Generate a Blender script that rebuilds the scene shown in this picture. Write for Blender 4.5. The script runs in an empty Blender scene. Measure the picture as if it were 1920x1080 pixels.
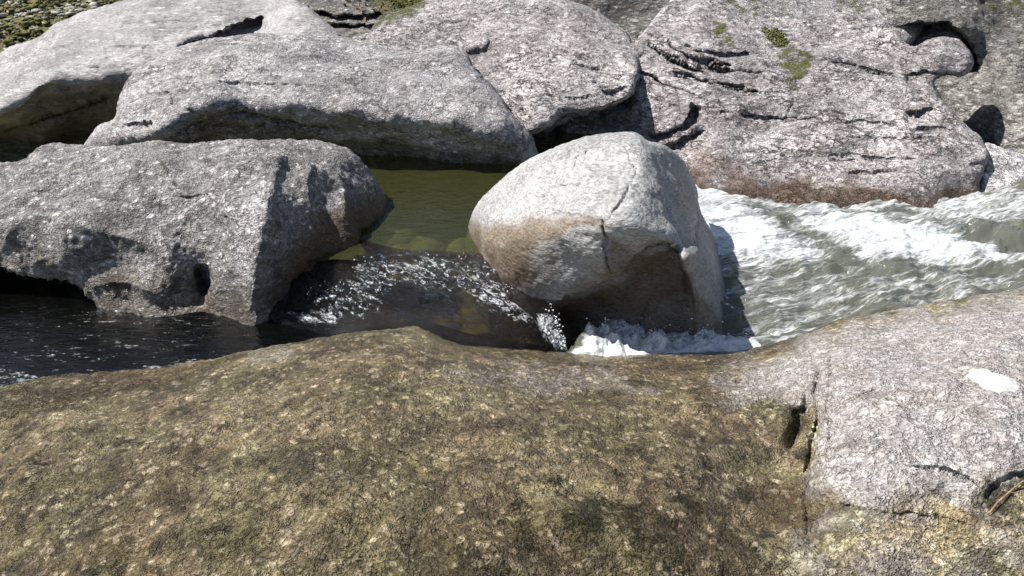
import bpy, math, random
import numpy as np
from mathutils import Vector

# ------------------------------------------------------------------ camera, light, exposure
SC = bpy.context.scene
COL = SC.collection
CAM_Z, PITCH, HFOV = 1.7, math.radians(25), math.radians(60)
cam_d = bpy.data.cameras.new("camera"); cam = bpy.data.objects.new("camera", cam_d); COL.objects.link(cam)
cam.location = (0, 0, CAM_Z); cam.rotation_euler = (math.radians(90) - PITCH, 0, 0)
cam_d.sensor_width = 36; cam_d.lens = 18 / math.tan(HFOV / 2); cam_d.clip_start = .05; cam_d.clip_end = 2000
SC.camera = cam

SUN_DIR = Vector((-0.55, 0.07, 0.80)).normalized()          # towards the sun
SUN_EL = math.asin(SUN_DIR.z); SUN_AZ = math.atan2(SUN_DIR.x, SUN_DIR.y)
w = bpy.data.worlds.new("World"); SC.world = w; w.use_nodes = True
nt = w.node_tree; nt.nodes.clear()
sky = nt.nodes.new("ShaderNodeTexSky"); sky.sky_type = 'NISHITA'; sky.sun_disc = False
sky.sun_elevation = SUN_EL; sky.sun_rotation = SUN_AZ
bg = nt.nodes.new("ShaderNodeBackground"); bg.inputs[1].default_value = .07
wo = nt.nodes.new("ShaderNodeOutputWorld")
nt.links.new(sky.outputs[0], bg.inputs[0]); nt.links.new(bg.outputs[0], wo.inputs[0])
sd_ = bpy.data.lights.new("sun", 'SUN'); sd_.energy = 5.0; sd_.angle = math.radians(.5); sd_.color = (1, .955, .90)
sun = bpy.data.objects.new("sun", sd_); COL.objects.link(sun)
sun.rotation_euler = SUN_DIR.to_track_quat('Z', 'Y').to_euler()
SC.view_settings.view_transform = 'Standard'; SC.view_settings.look = 'None'
SC.view_settings.exposure = .75; SC.view_settings.gamma = 1

# ------------------------------------------------------------------ numeric helpers
F = 960 / math.tan(HFOV / 2)
cp, sp = math.cos(PITCH), math.sin(PITCH)
def ray(px, py):
    dx = (np.asarray(px, float) - 960) / F; dy = (540 - np.asarray(py, float)) / F
    return np.stack([dx, cp + dy * sp, -sp + dy * cp], -1)          # unit step along the view axis
def world(px, py, t):
    return ray(px, py) * np.asarray(t)[..., None] + np.array([0, 0, CAM_Z])
def depth(p):                                                       # (px, py, Y) or (px, py, None, z)
    r = ray(p[0], p[1])
    return p[2] / r[1] if p[2] is not None else (p[3] - CAM_Z) / r[2]

_rng = np.random.RandomState(7)
_perm = _rng.permutation(256); _perm = np.concatenate([_perm, _perm, _perm])
_g = _rng.normal(size=(256, 3)); _g /= np.linalg.norm(_g, axis=1)[:, None]
def perlin(p):
    i = np.floor(p).astype(int); f = p - i; i &= 255
    u = f * f * f * (f * (f * 6 - 15) + 10)
    res = 0
    for a in (0, 1):
        for b in (0, 1):
            for c in (0, 1):
                h = _perm[_perm[_perm[(i[:, 0] + a) & 255] + ((i[:, 1] + b) & 255)] + ((i[:, 2] + c) & 255)]
                g = _g[h & 255]; d = f - np.array([a, b, c])
                wt = (u[:, 0] if a else 1 - u[:, 0]) * (u[:, 1] if b else 1 - u[:, 1]) * (u[:, 2] if c else 1 - u[:, 2])
                res = res + wt * (g * d).sum(1)
    return res * 1.5
def fbm(p, scale, octv=3, gain=.5, ridge=False):
    s = 0; a = 1; tot = 0
    for k in range(octv):
        n = perlin(p * scale * 2 ** k + 17.3 * k)
        if ridge: n = 1 - 2 * np.abs(n)
        s = s + a * n; tot += a; a *= gain
    return s / tot
def smooth(e0, e1, x):
    u = np.clip((x - e0) / (e1 - e0), 0, 1); return u * u * (3 - 2 * u)
def spline(pts, closed=True, n=6):
    P = np.array(pts, float); out = []; m = len(P)
    for i in range(m if closed else m - 1):
        if closed: a, b, c, d = P[(i - 1) % m], P[i], P[(i + 1) % m], P[(i + 2) % m]
        else: a, b, c, d = P[max(i - 1, 0)], P[i], P[i + 1], P[min(i + 2, m - 1)]
        for k in range(n):
            s = k / n
            out.append(.5 * (2 * b + (c - a) * s + (2 * a - 5 * b + 4 * c - d) * s * s + (3 * b - a - 3 * c + d) * s ** 3))
    if not closed: out.append(P[-1])
    return np.array(out)
def seg_dist(q, P, closed):
    """distance, signed side, arc parameter and nearest point of q to polyline P"""
    A = P; B = np.roll(P, -1, 0)
    if not closed: A, B = P[:-1], P[1:]
    best = np.full(len(q), 1e18); side = np.zeros(len(q)); par = np.zeros(len(q)); near = np.zeros((len(q), 2))
    L = np.linalg.norm(B - A, axis=1); cum = np.concatenate([[0], np.cumsum(L)])
    for k in range(len(A)):
        e = B[k] - A[k]; l2 = max(e @ e, 1e-9)
        v = q - A[k]
        s = np.clip((v @ e) / l2, 0, 1)
        n = A[k] + s[:, None] * e; d = ((q - n) ** 2).sum(1)
        m = d < best
        best[m] = d[m]; side[m] = np.sign(e[0] * v[m, 1] - e[1] * v[m, 0]); par[m] = (cum[k] + s[m] * L[k]) / cum[-1]; near[m] = n[m]
    return np.sqrt(best), side, par, near
def inside(q, P):
    x, y = q[:, 0], q[:, 1]; c = np.zeros(len(q), bool); B = np.roll(P, -1, 0)
    for (x0, y0), (x1, y1) in zip(P, B):
        if y0 == y1: continue
        m = (y0 > y) != (y1 > y)
        c ^= m & (x < (x1 - x0) * (y - y0) / (y1 - y0) + x0)
    return c
def sdist(q, P):
    d, _, _, near = seg_dist(q, P, True)
    return np.where(inside(q, P), d, -d), near
def rbf(ctrl, val):
    C = np.array(ctrl, float) / 1000; n = len(C)
    def K(a, b):
        r2 = ((a[:, None] - b[None]) ** 2).sum(-1)
        return np.where(r2 > 1e-14, .5 * r2 * np.log(r2 + 1e-14), 0)
    A = np.zeros((n + 3, n + 3)); A[:n, :n] = K(C, C) + np.eye(n) * 2e-4
    A[:n, n] = 1; A[:n, n + 1:] = C; A[n, :n] = 1; A[n + 1:, :n] = C.T
    wv = np.linalg.solve(A, np.concatenate([val, [0, 0, 0]]))
    def ev(q):
        out = np.zeros(len(q)); Q = q / 1000
        for s in range(0, len(q), 20000):
            z = Q[s:s + 20000]
            out[s:s + 20000] = K(z, C) @ wv[:n] + wv[n] + z @ wv[n + 1:]
        return out
    return ev

def make_obj(name, verts, faces, mat, parent=None, attrs=None, origin=None, smooth_=True):
    """faces: (n,4) or (n,3) int array"""
    verts = np.asarray(verts, float); faces = np.asarray(faces)
    if origin is None:
        origin = np.array([(verts[:, 0].min() + verts[:, 0].max()) / 2, (verts[:, 1].min() + verts[:, 1].max()) / 2, verts[:, 2].min()])
    me = bpy.data.meshes.new(name); k = faces.shape[1]
    me.vertices.add(len(verts)); me.vertices.foreach_set("co", (verts - origin).astype(np.float32).ravel())
    me.loops.add(faces.size); me.loops.foreach_set("vertex_index", faces.astype(np.int32).ravel())
    me.polygons.add(len(faces)); me.polygons.foreach_set("loop_start", np.arange(0, faces.size, k, dtype=np.int32))
    me.polygons.foreach_set("loop_total", np.full(len(faces), k, dtype=np.int32))
    me.polygons.foreach_set("use_smooth", np.full(len(faces), smooth_))
    me.update(calc_edges=True); me.validate()
    for a, v in (attrs or {}).items():
        at = me.attributes.new(a, 'FLOAT', 'POINT'); at.data.foreach_set("value", np.asarray(v, np.float32))
    me.materials.append(mat)
    o = bpy.data.objects.new(name, me); COL.objects.link(o)
    o.location = origin
    if parent is not None:
        o.parent = parent; o.location = Vector(origin) - parent.location
    return o
def tag(o, label=None, cat=None, group=None, kind=None):
    if label: o["label"] = label
    if cat: o["category"] = cat
    if group: o["group"] = group
    if kind: o["kind"] = kind
    return o

def vnormals(V, Fc):
    n = np.zeros_like(V)
    a, b, c, d = (V[Fc[:, k]] for k in range(4))
    fn = np.cross(c - a, d - b)
    for k in range(4): np.add.at(n, Fc[:, k], fn)
    return n / np.maximum(np.linalg.norm(n, axis=1), 1e-12)[:, None]

SURF = {}
def sheet(name, mat, outline, pts, step=3, er=.12, thick=.45, ledges=(), cracks=(), bumps=(), noise=((.02, 6, 3), (.006, 30, 2)),
          attrs=None, closed=True, jit=2.0, zdisp=None, seed=0, strata=None, key=None):
    """A rock as a closed shell: its front through measured depths, its rim rounded, its back bulging away.
    ledges: (polyline, metres, falloff px, side) one-sided steps;  cracks: (polyline, metres, width px) grooves;
    bumps: (x, y, rx, ry, metres) swellings (+ = towards the viewer)"""
    P = spline(outline)
    if jit:
        c = np.concatenate([P / 28., np.full((len(P), 1), seed * 3.7)], 1); c2 = np.concatenate([P / 9., np.full((len(P), 1), seed * 3.7)], 1)
        P = P + np.stack([perlin(c) + .4 * perlin(c2), perlin(c + 50) + .4 * perlin(c2 + 50)], 1) * jit
    x0, y0 = P.min(0); x1, y1 = P.max(0)
    xs = np.arange(x0, x1 + step, step); ys = np.arange(y0, y1 + step, step)
    gx, gy = np.meshgrid(xs, ys); q = np.stack([gx.ravel(), gy.ravel()], 1)
    sd, near = sdist(q, P)
    ins = (sd > step * .35).reshape(gx.shape)
    quad = ins[:-1, :-1] & ins[1:, :-1] & ins[:-1, 1:] & ins[1:, 1:]
    idx = np.arange(q.shape[0]).reshape(gx.shape)
    fc = np.stack([idx[:-1, :-1][quad], idx[1:, :-1][quad], idx[1:, 1:][quad], idx[:-1, 1:][quad]], 1)
    used = np.unique(fc); re = -np.ones(len(q), int); re[used] = np.arange(len(used)); fc = re[fc]
    q = q[used]; sd = sd[used]; near = near[used]; n = len(q)
    e = np.concatenate([fc[:, [0, 1]], fc[:, [1, 2]], fc[:, [2, 3]], fc[:, [3, 0]]])
    es = np.sort(e, 1); u, cnt = np.unique(es, axis=0, return_counts=True)
    bnd = np.zeros(n, bool); bnd[u[cnt == 1].ravel()] = True
    q[bnd] = near[bnd]; sd[bnd] = 0
    ev = rbf([p[:2] for p in pts], np.array([1 / depth(p) for p in pts]))
    t = 1 / np.clip(ev(q), .05, 2)
    wob = np.stack([perlin(np.concatenate([q / 22., np.full((n, 1), 1.1 + seed)], 1)), perlin(np.concatenate([q / 22., np.full((n, 1), 9.1 + seed)], 1))], 1)
    wob2 = np.stack([perlin(np.concatenate([q / 7., np.full((n, 1), 1.1 + seed)], 1)), perlin(np.concatenate([q / 7., np.full((n, 1), 9.1 + seed)], 1))], 1)
    qq = q + wob * 5 + wob2 * 2
    for pl, amt, fall, sg in ledges:
        d, s, par, _ = seg_dist(qq, spline(pl, False), False)
        tp = smooth(0, .12, par) * smooth(1, .88, par)
        t = t + amt * np.exp(-d / fall) * tp * (s * sg > 0) * smooth(0, 2.5 if fall < 45 or amt > .12 else 22, d)
    for pl, amt, wd in cracks:
        d, s, par, _ = seg_dist(qq, spline(pl, False), False)
        tp = np.clip(np.minimum(par, 1 - par) / .25, 0, 1) ** .7
        t = t + amt * np.exp(-(d / np.maximum(wd * (.25 + .75 * tp), .5)) ** 2) * (.15 + .85 * tp)
    for bx, by, rx, ry, amt in bumps:
        t = t - amt * np.exp(-((q[:, 0] - bx) / rx) ** 2 - ((q[:, 1] - by) / ry) ** 2)
    if closed:
        dm = sd * t / F; uu = np.clip(dm / er, 0, 1)
        tf = t + er * (1 - np.sqrt(np.maximum(1 - (1 - uu) ** 2, 0)))
    else: tf = t
    V = world(q[:, 0], q[:, 1], tf)
    N = vnormals(V, fc)
    off = np.zeros(n); sh = np.array([seed * 11.3, seed * 5.1, seed * 2.7])
    for nz in noise:
        fade = 1. if nz[1] > 20 or not closed else .3 + .7 * smooth(0, er, dm)
        if len(nz) > 3: off -= fade * nz[0] * (np.maximum(fbm(V * nz[3] + sh, nz[1], nz[2], .5, True), 0) ** 2 - .45)
        else: off += fade * nz[0] * fbm(V + sh, nz[1], nz[2])
    if strata:
        am, ax, scl = strata; ax = np.array(ax, float); ax /= np.linalg.norm(ax)
        h = V @ ax + .03 * fbm(V + sh, 3, 2)
        lay = np.stack([h * scl, fbm(V, 1.5, 1) * .6, np.zeros(n)], 1)
        off += am * perlin(lay) 
    if zdisp is not None: V[:, 2] += zdisp(V, q)
    else: V = V + N * off[:, None]
    A = {k: f(q, V) for k, f in (attrs or {}).items()}
    SURF[key or name] = (q, V, N)
    if closed:
        inn = np.where(~bnd)[0]; rb = np.arange(n); rb[inn] = n + np.arange(len(inn))
        ub = np.clip(dm / thick, 0, 1)
        tb = t + er + thick * np.sqrt(np.maximum(1 - (1 - ub) ** 2, 0)) * .9 + .01
        VB = world(q[inn, 0], q[inn, 1], tb[inn])
        V = np.concatenate([V, VB]); fb = rb[fc][:, ::-1]
        # outward orientation: front faces look at the camera
        fc = np.concatenate([fc, fb])
        A = {k: np.concatenate([v, v[inn]]) for k, v in A.items()}
    return make_obj(name, V, fc, mat, attrs=A)

def region(poly, soft=30, val=1.0, wob=0):
    P = spline(poly)
    def f(q, V):
        qq = q
        if wob: qq = q + wob * np.stack([perlin(np.concatenate([q / 40, np.full((len(q), 1), .5)], 1)), perlin(np.concatenate([q / 40, np.full((len(q), 1), 7.5)], 1))], 1)
        s, _ = sdist(qq, P); return val * smooth(-soft, soft, s)
    return f
def union(*fs): return lambda q, V: np.max([f(q, V) for f in fs], 0)
def const(v): return lambda q, V: np.full(len(q), v)

# ------------------------------------------------------------------ materials
class NB:
    def __init__(s, name):
        s.m = bpy.data.materials.new(name); s.m.use_nodes = True; s.t = s.m.node_tree; s.t.nodes.clear()
        s.out = s.t.nodes.new("ShaderNodeOutputMaterial")
    def n(s, typ, inputs=None, **kw):
        o = s.t.nodes.new("ShaderNode" + typ)
        for k, v in kw.items(): setattr(o, k, v)
        for k, v in (inputs or {}).items(): s.put(o.inputs[k], v)
        return o
    def put(s, sock, v):
        if isinstance(v, bpy.types.NodeSocket): s.t.links.new(v, sock)
        elif isinstance(v, bpy.types.Node): s.t.links.new(v.outputs[0], sock)
        else: sock.default_value = (*v, 1) if (isinstance(v, tuple) and len(v) == 3 and sock.type == 'RGBA') else v
    def math(s, op, a, b=0.0, clamp=False): return s.n("Math", {0: a, 1: b}, operation=op, use_clamp=clamp).outputs[0]
    def mix(s, f, a, b, blend='MIX'):
        o = s.n("Mix", data_type='RGBA', blend_type=blend)
        s.put(o.inputs[0], f); s.put(o.inputs[6], a); s.put(o.inputs[7], b); return o.outputs[2]
    def ss(s, x, a, b, to=(0., 1.)):
        o = s.n("MapRange", {0: x, 1: a, 2: b, 3: to[0], 4: to[1]}, interpolation_type='SMOOTHSTEP'); return o.outputs[0]
    def noise(s, vec, scale, detail=3, rough=.55, dist=0.):
        return s.n("TexNoise", {'Vector': vec, 'Scale': scale, 'Detail': detail, 'Roughness': rough, 'Distortion': dist}).outputs[0]
    def vscale(s, vec, xyz, rot=(0, 0, 0)):
        o = s.n("Mapping", {'Vector': vec, 'Scale': xyz, 'Rotation': rot}); return o.outputs[0]
    def attr(s, name): return s.n("Attribute", attribute_name=name).outputs[2]
    def bump(s, h, strength, dist, normal=None):
        o = s.n("Bump", {'Height': h, 'Strength': strength, 'Distance': dist})
        if normal is not None: s.put(o.inputs['Normal'], normal)
        return o.outputs[0]

def rock_mat(name, a, b, pale, dark, stain_shade=(.16, .10, .045), grain=38., clast=.45, lines=.5, fol=(1, 1, 2.4), rot=(0, .3, 0), spots=.45,
             moss_c=(.12, .125, .02), bump=1.0, bigclast=0.0, palez=None, warp_=.035, streak=.0, fcon=.85):
    k = NB(name)
    co = k.n("TexCoord").outputs['Object']
    wn = k.n("TexNoise", {'Vector': co, 'Scale': 9., 'Detail': 2.})
    warp = k.n("VectorMath", {0: wn.outputs[1], 1: (.5, .5, .5)}, operation='SUBTRACT')
    warp = k.n("VectorMath", {0: warp.outputs[0], 1: (warp_, warp_, warp_)}, operation='MULTIPLY')
    wc = k.n("VectorMath", {0: co, 1: warp.outputs[0]}, operation='ADD').outputs[0]
    fc = k.vscale(wc, fol, rot)
    big = k.noise(co, 2.2, 4, .6); mid = k.noise(fc, 11., 4, .65); fine = k.noise(fc, grain * 2.6, 3, .6); micro = k.noise(co, 260., 2, .6)
    col = k.mix(k.ss(big, .35, .65), a, b)
    # clasts: rounded grains of uneven size with ragged rims
    w2 = k.n("TexNoise", {'Vector': fc, 'Scale': grain * .9, 'Detail': 2.})
    w2 = k.n("VectorMath", {0: k.n("VectorMath", {0: w2.outputs[1], 1: (.5, .5, .5)}, operation='SUBTRACT').outputs[0], 1: (.9 / grain, .9 / grain, .9 / grain)}, operation='MULTIPLY')
    fc2 = k.n("VectorMath", {0: fc, 1: w2.outputs[0]}, operation='ADD').outputs[0]
    vo = k.n("TexVoronoi", {'Vector': fc2, 'Scale': grain * .8}, feature='F1')
    rnd = k.n("SeparateColor", {0: vo.outputs['Color']})
    clus = k.math('MULTIPLY', k.math('SUBTRACT', k.noise(co, 4.5, 3, .6), .5), 1.5)
    cl = k.ss(k.math('ADD', k.math('ADD', rnd.outputs[0], clus), k.math('ADD', k.math('MULTIPLY', k.math('SUBTRACT', mid, .5), 1.6), k.math('MULTIPLY', k.attr('pale'), .5))), 1 - clast - .15, 1 - clast + .15)
    rad_ = k.math('ADD', k.math('MULTIPLY', rnd.outputs[2], .38), .18)
    rnd_in = k.math('MULTIPLY', cl, k.ss(k.math('SUBTRACT', k.math('ADD', vo.outputs[0], k.math('MULTIPLY', k.math('SUBTRACT', fine, .5), .6)), rad_), .10, -.12))
    col = k.mix(k.math('MULTIPLY', rnd_in, .85), col, pale)
    dk = k.ss(rnd.outputs[1], .62, .9)
    col = k.mix(k.math('MULTIPLY', dk, k.math('MULTIPLY', spots, k.ss(fine, .4, .6))), col, dark)
    # scattered dark lichen
    li = k.math('MULTIPLY', k.ss(mid, .52, .68), k.ss(fine, .42, .58))
    col = k.mix(k.math('MULTIPLY', li, spots), col, dark)
    if bigclast:
        vb = k.n("TexVoronoi", {'Vector': k.vscale(fc2, (1, 1, 1.)), 'Scale': grain * .3 if bigclast < .85 else 19.}, feature='SMOOTH_F1')
        vb.inputs['Smoothness'].default_value = .15
        rb = k.n("SeparateColor", {0: vb.outputs['Color']})
        rad = k.math('MULTIPLY_ADD', rb.outputs[1], .30); k.t.nodes[-1].inputs[2].default_value = .08
        edge = k.math('ADD', vb.outputs[0], k.math('MULTIPLY', k.math('SUBTRACT', k.noise(co, 70., 3, .6), .5), .75))
        bc = k.math('MULTIPLY', k.ss(k.math('SUBTRACT', edge, rad), .06, -.05), k.ss(k.math('ADD', rb.outputs[0], clus), .58, .70))
        col = k.mix(k.math('MULTIPLY', bc, bigclast), col, k.mix(k.ss(fine, .3, .7), pale, a))
    # worm-like hairlines
    ln = k.noise(k.vscale(wc, (fol[0], fol[1], fol[2] * 1.25), rot), grain * .55, 3, .6)
    hl = k.ss(k.math('ABSOLUTE', k.math('SUBTRACT', ln, .5)), .045, .0)
    col = k.mix(k.math('MULTIPLY', hl, k.math('MULTIPLY', lines, k.ss(mid, .38, .6))), col, dark)
    sl = k.noise(k.vscale(wc, (fol[0], fol[1], fol[2] * 1.5), rot), 6.5, 5, .62)
    sk = k.math('MULTIPLY', k.ss(k.math('ABSOLUTE', k.math('SUBTRACT', sl, .5)), .028, .0), k.math('MULTIPLY', streak, k.ss(k.noise(co, 3.1, 3), .42, .58)))
    col = k.mix(sk, col, dark)
    tone = k.ss(k.noise(co, 1.7, 5, .62), .3, .7)
    col = k.mix(.8, col, k.mix(tone, (.72, .71, .72), (1.16, 1.14, 1.12)), 'MULTIPLY')
    if bigclast:
        col = k.mix(.38, col, k.mix(k.ss(k.noise(co, 3.4, 5, .65), .38, .62), (1.15, .92, .82), (.86, 1.0, .72)), 'MULTIPLY')
        col = k.mix(.75, col, k.mix(k.ss(k.noise(co, 8.5, 5, .65), .36, .64), (.55, .55, .55), (1.35, 1.35, 1.35)), 'MULTIPLY')
    col = k.mix(fcon, col, k.mix(k.ss(fine, .36, .64), (.42, .41, .40), (1.5, 1.5, 1.5)), 'MULTIPLY')
    # dry and painted-lit pale zones; stains, wetness and painted shade; moss
    pz = k.math('MULTIPLY', k.attr('pale'), k.ss(k.math('ADD', k.math('ADD', k.math('MULTIPLY', mid, 1.1), k.math('MULTIPLY', fine, .5)), k.math('MULTIPLY', k.attr('pale'), 1.1)), 1.12, 1.38))
    pq = palez or pale
    palec = k.mix(k.ss(fine, .34, .66), tuple(c * .5 for c in pq), tuple(min(.85, c * 1.25) for c in pq))
    palec = k.mix(k.math('MULTIPLY', k.ss(k.noise(co, 6., 4, .6), .45, .62), .6), palec, k.mix(k.ss(fine, .34, .66), (pq[0] * .42, pq[1] * .37, pq[2] * .34), (pq[0] * 1.1, pq[1] * 1.02, pq[2] * .96)))
    palec = k.mix(k.math('MULTIPLY', rnd_in, .6), palec, k.mix(k.ss(fine, .3, .7), tuple(c * .9 for c in pq), tuple(min(.85, c * 1.6) for c in pq)))
    palec = k.mix(k.math('MULTIPLY', k.math('MULTIPLY', dk, k.ss(fine, .4, .6)), .4), palec, dark)
    if bigclast:
        palec = k.mix(k.math('MULTIPLY', bc, .8), palec, k.mix(k.ss(fine, .3, .7), (.50, .475, .45), (.80, .77, .74)))
        palec = k.mix(k.math('MULTIPLY', k.ss(k.noise(co, 4.3, 5, .7), .60, .72), .5), palec, k.mix(k.ss(fine, .3, .7), (.22, .15, .10), (.50, .37, .27)))
    palec = k.mix(k.math('MULTIPLY', hl, k.math('MULTIPLY', lines, .8)), palec, dark)
    col = k.mix(pz, col, k.mix(k.math('MULTIPLY', li, .5), palec, dark))
    sa = k.attr('stain_shade')
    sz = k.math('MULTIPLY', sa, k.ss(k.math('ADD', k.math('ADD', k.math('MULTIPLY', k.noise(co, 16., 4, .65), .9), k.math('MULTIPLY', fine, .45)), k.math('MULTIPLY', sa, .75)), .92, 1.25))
    stc = k.mix(k.ss(fine, .3, .7), tuple(c * .5 for c in stain_shade), tuple(min(.8, c * 1.6) for c in stain_shade))
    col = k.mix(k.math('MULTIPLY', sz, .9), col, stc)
    ms = k.attr('moss')
    mz = k.math('MULTIPLY', k.ss(k.math('ADD', k.math('MULTIPLY', ms, .5), k.math('ADD', k.math('MULTIPLY', mid, .75), k.math('MULTIPLY', fine, .6))), .94, 1.08), k.ss(ms, .02, .25))
    mc = k.mix(k.ss(k.noise(co, 55., 3), .35, .65), tuple(c * .35 for c in moss_c), moss_c)
    col = k.mix(mz, col, mc)
    we = k.math('MULTIPLY', k.attr('wet_shade'), k.ss(k.noise(co, 7., 4, .6), .3, .55, (.55, 1.)))
    col = k.mix(we, col, k.mix(1., col, (.55, .52, .47), 'MULTIPLY'))
    rough = k.math('SUBTRACT', .82, k.math('MULTIPLY', we, .60))
    # relief
    h = k.math('ADD', k.math('MULTIPLY', mid, 1.0), k.math('MULTIPLY', fine, .45))
    h = k.math('ADD', h, k.math('MULTIPLY', rnd_in, .12))
    h = k.math('SUBTRACT', h, k.math('MULTIPLY', hl, .25 * lines))
    h = k.math('SUBTRACT', k.math('ADD', h, k.math('MULTIPLY', micro, .12)), k.math('MULTIPLY', sk, .35))
    h = k.math('ADD', h, k.math('MULTIPLY', mz, .3))
    nrm = k.bump(h, .9 * bump, .03)
    bs = k.n("BsdfPrincipled", {'Base Color': col, 'Roughness': rough, 'Normal': nrm})
    bs.inputs['Specular IOR Level'].default_value = .4
    k.t.links.new(bs.outputs[0], k.out.inputs[0])
    return k.m

M = {}
M['left'] = rock_mat('speckled_granite', (.27, .262, .25), (.40, .39, .38), (.76, .745, .74), (.045, .04, .034), grain=38, clast=.45, lines=.5, spots=.85, rot=(0, .5, .3), fol=(1, 1, 1.4), stain_shade=(.105, .068, .032), bump=1.4, fcon=.7, streak=.4)
M['mid'] = rock_mat('smooth_grey_gneiss', (.29, .295, .29), (.385, .39, .385), (.47, .47, .47), (.13, .125, .118), grain=22, clast=.2, lines=.22, spots=.14, stain_shade=(.125, .082, .042), rot=(.2, .9, 0), bump=.55, streak=.55, warp_=.02, fcon=.55)
M['back'] = rock_mat('pink_grey_gneiss', (.325, .298, .298), (.49, .46, .455), (.68, .66, .65), (.055, .045, .042), grain=30, clast=.42, lines=.9, spots=.7, fol=(1, 1, 1.9), rot=(0, -.12, 0), stain_shade=(.10, .058, .03), bump=1.1, streak=1., fcon=.65)
M['slab'] = rock_mat('grey_gneiss', (.30, .285, .285), (.45, .435, .43), (.70, .68, .68), (.06, .052, .048), grain=34, clast=.40, lines=.6, spots=.6, fol=(1, 1, 1.5), rot=(0, -.1, 0), stain_shade=(.065, .056, .026), bump=1.1, streak=.8, fcon=.6)  # the mask tone is the underside's shade, painted dark
M['smooth'] = rock_mat('polished_grey_rock', (.265, .26, .255), (.38, .37, .365), (.52, .51, .50), (.08, .072, .068), grain=22, clast=.24, lines=.35, spots=.25, fol=(.6, 1, 3.), rot=(0, .35, 0), stain_shade=(.05, .04, .024), bump=.6, streak=.6, fcon=.5)  # the mask tone is painted shade for the hollow beneath
M['far'] = rock_mat('mottled_bank_rock', (.17, .165, .15), (.29, .28, .26), (.50, .49, .47), (.03, .03, .026), grain=24, clast=.4, lines=.5, spots=.9, stain_shade=(.12, .085, .04), bump=1.3, streak=.7)
M['front'] = rock_mat('algae_covered_rock', (.165, .138, .074), (.33, .28, .17), (.62, .55, .41), (.026, .020, .011), grain=50, clast=.5, lines=.45, spots=.9, fol=(1, 1, 1), rot=(0, 0, 0), stain_shade=(.085, .046, .02), bigclast=.95, moss_c=(.075, .066, .026), bump=1.2, palez=(.47, .44, .42), warp_=.03, streak=.3)
M['bed'] = rock_mat('stream_bed_stone', (.13, .125, .05), (.21, .195, .09), (.32, .29, .17), (.03, .03, .015), grain=9, clast=.4, lines=.2, spots=.5)

def water_mat(name, tint=(.75, .82, .62), murk=0., murk_c=(.1, .1, .03), rough=.03, sc=9., st=(1, 1, 1), strength=.5, dist=.03, foam_glint=False, fine=45., rotz=0., chop=0., fs=1., w3a=.22, frng=(-.12, .42), fbump=.8):
    k = NB(name)
    co = k.n("TexCoord").outputs['Object']
    c2 = k.vscale(k.vscale(co, (1, 1, 1), (0, 0, rotz)), st)
    h = k.math('ADD', k.noise(c2, sc, 4, .55, .6), k.math('MULTIPLY', k.noise(c2, fine, 2, .5, .4), .16))
    if chop: h = k.math('ADD', h, k.math('MULTIPLY', k.noise(co, fine * .7, 3, .6, .8), chop))
    nrm = k.bump(h, strength, dist)
    fr = k.n("Fresnel", {'IOR': 1.333, 'Normal': nrm}).outputs[0]
    tr = k.n("BsdfTransparent", {0: tint}); gl = k.n("BsdfGlossy", {'Color': (1, 1, 1), 'Roughness': rough, 'Normal': nrm})
    body = k.n("MixShader", {0: murk, 1: tr.outputs[0], 2: k.n("BsdfDiffuse", {0: murk_c}).outputs[0]})
    mx = k.n("MixShader", {0: fr, 1: body.outputs[0], 2: gl.outputs[0]})
    last = mx.outputs[0]
    if foam_glint:
        fa = k.attr('foam_glint')
        wv = k.noise(c2, 7. * fs, 5, .62, 1.2); w2 = k.noise(c2, 30. * fs, 4, .65, 1.); w3 = k.noise(co, 110., 3, .6)
        v = k.math('ADD', k.math('MULTIPLY', wv, .75), k.math('ADD', k.math('MULTIPLY', w2, .5), k.math('MULTIPLY', w3, w3a)))
        v = k.math('MULTIPLY', k.math('SUBTRACT', v, .625 + w3a / 2), 2.6)
        m = k.ss(k.math('ADD', v, k.math('MULTIPLY', k.math('SUBTRACT', fa, .5), 1.2)), *frng)
        m = k.math('MULTIPLY', m, k.ss(fa, .01, .12))
        fb = k.bump(k.math('ADD', w2, k.math('MULTIPLY', w3, w3a * 2.5)), fbump, .03)
        df = k.n("BsdfPrincipled", {'Base Color': k.mix(k.ss(w2, .35, .65), (.42, .45, .46), (.72, .735, .74)), 'Roughness': .35, 'Normal': fb})
        mf = k.n("MixShader", {0: m, 1: last, 2: df.outputs[0]}); last = mf.outputs[0]
    k.t.links.new(last, k.out.inputs[0])
    return k.m
M['pool'] = water_mat('still_green_water', (.66, .69, .44), .26, (.085, .09, .028), .02, 8., (1, 2.4, 1), .5, .03, fine=30)
M['channel'] = water_mat('dark_channel_water', (.10, .105, .09), .25, (.006, .007, .006), .03, 6., (1, 3.2, 1), .42, .03, foam_glint=True, fine=30, fs=1.4, w3a=.06, frng=(.0, .3))  # white layer paints sky streaks reflected on the ripples
M['cascade'] = water_mat('tumbling_water', (.40, .33, .22), .16, (.022, .018, .015), .04, 16., (.55, 1.5, 1), 1., .045, foam_glint=True, fine=55, rotz=.61, chop=.25, fs=3., w3a=.2, frng=(.0, .40))
M['rapids'] = water_mat('white_rapids', (.60, .62, .48), .55, (.15, .155, .125), .05, 8., (.38, 2.4, 1), .8, .04, foam_glint=True, fine=34, rotz=-.28, chop=.06, fs=.9, w3a=.08, frng=(-.25, .62), fbump=.5)

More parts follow.
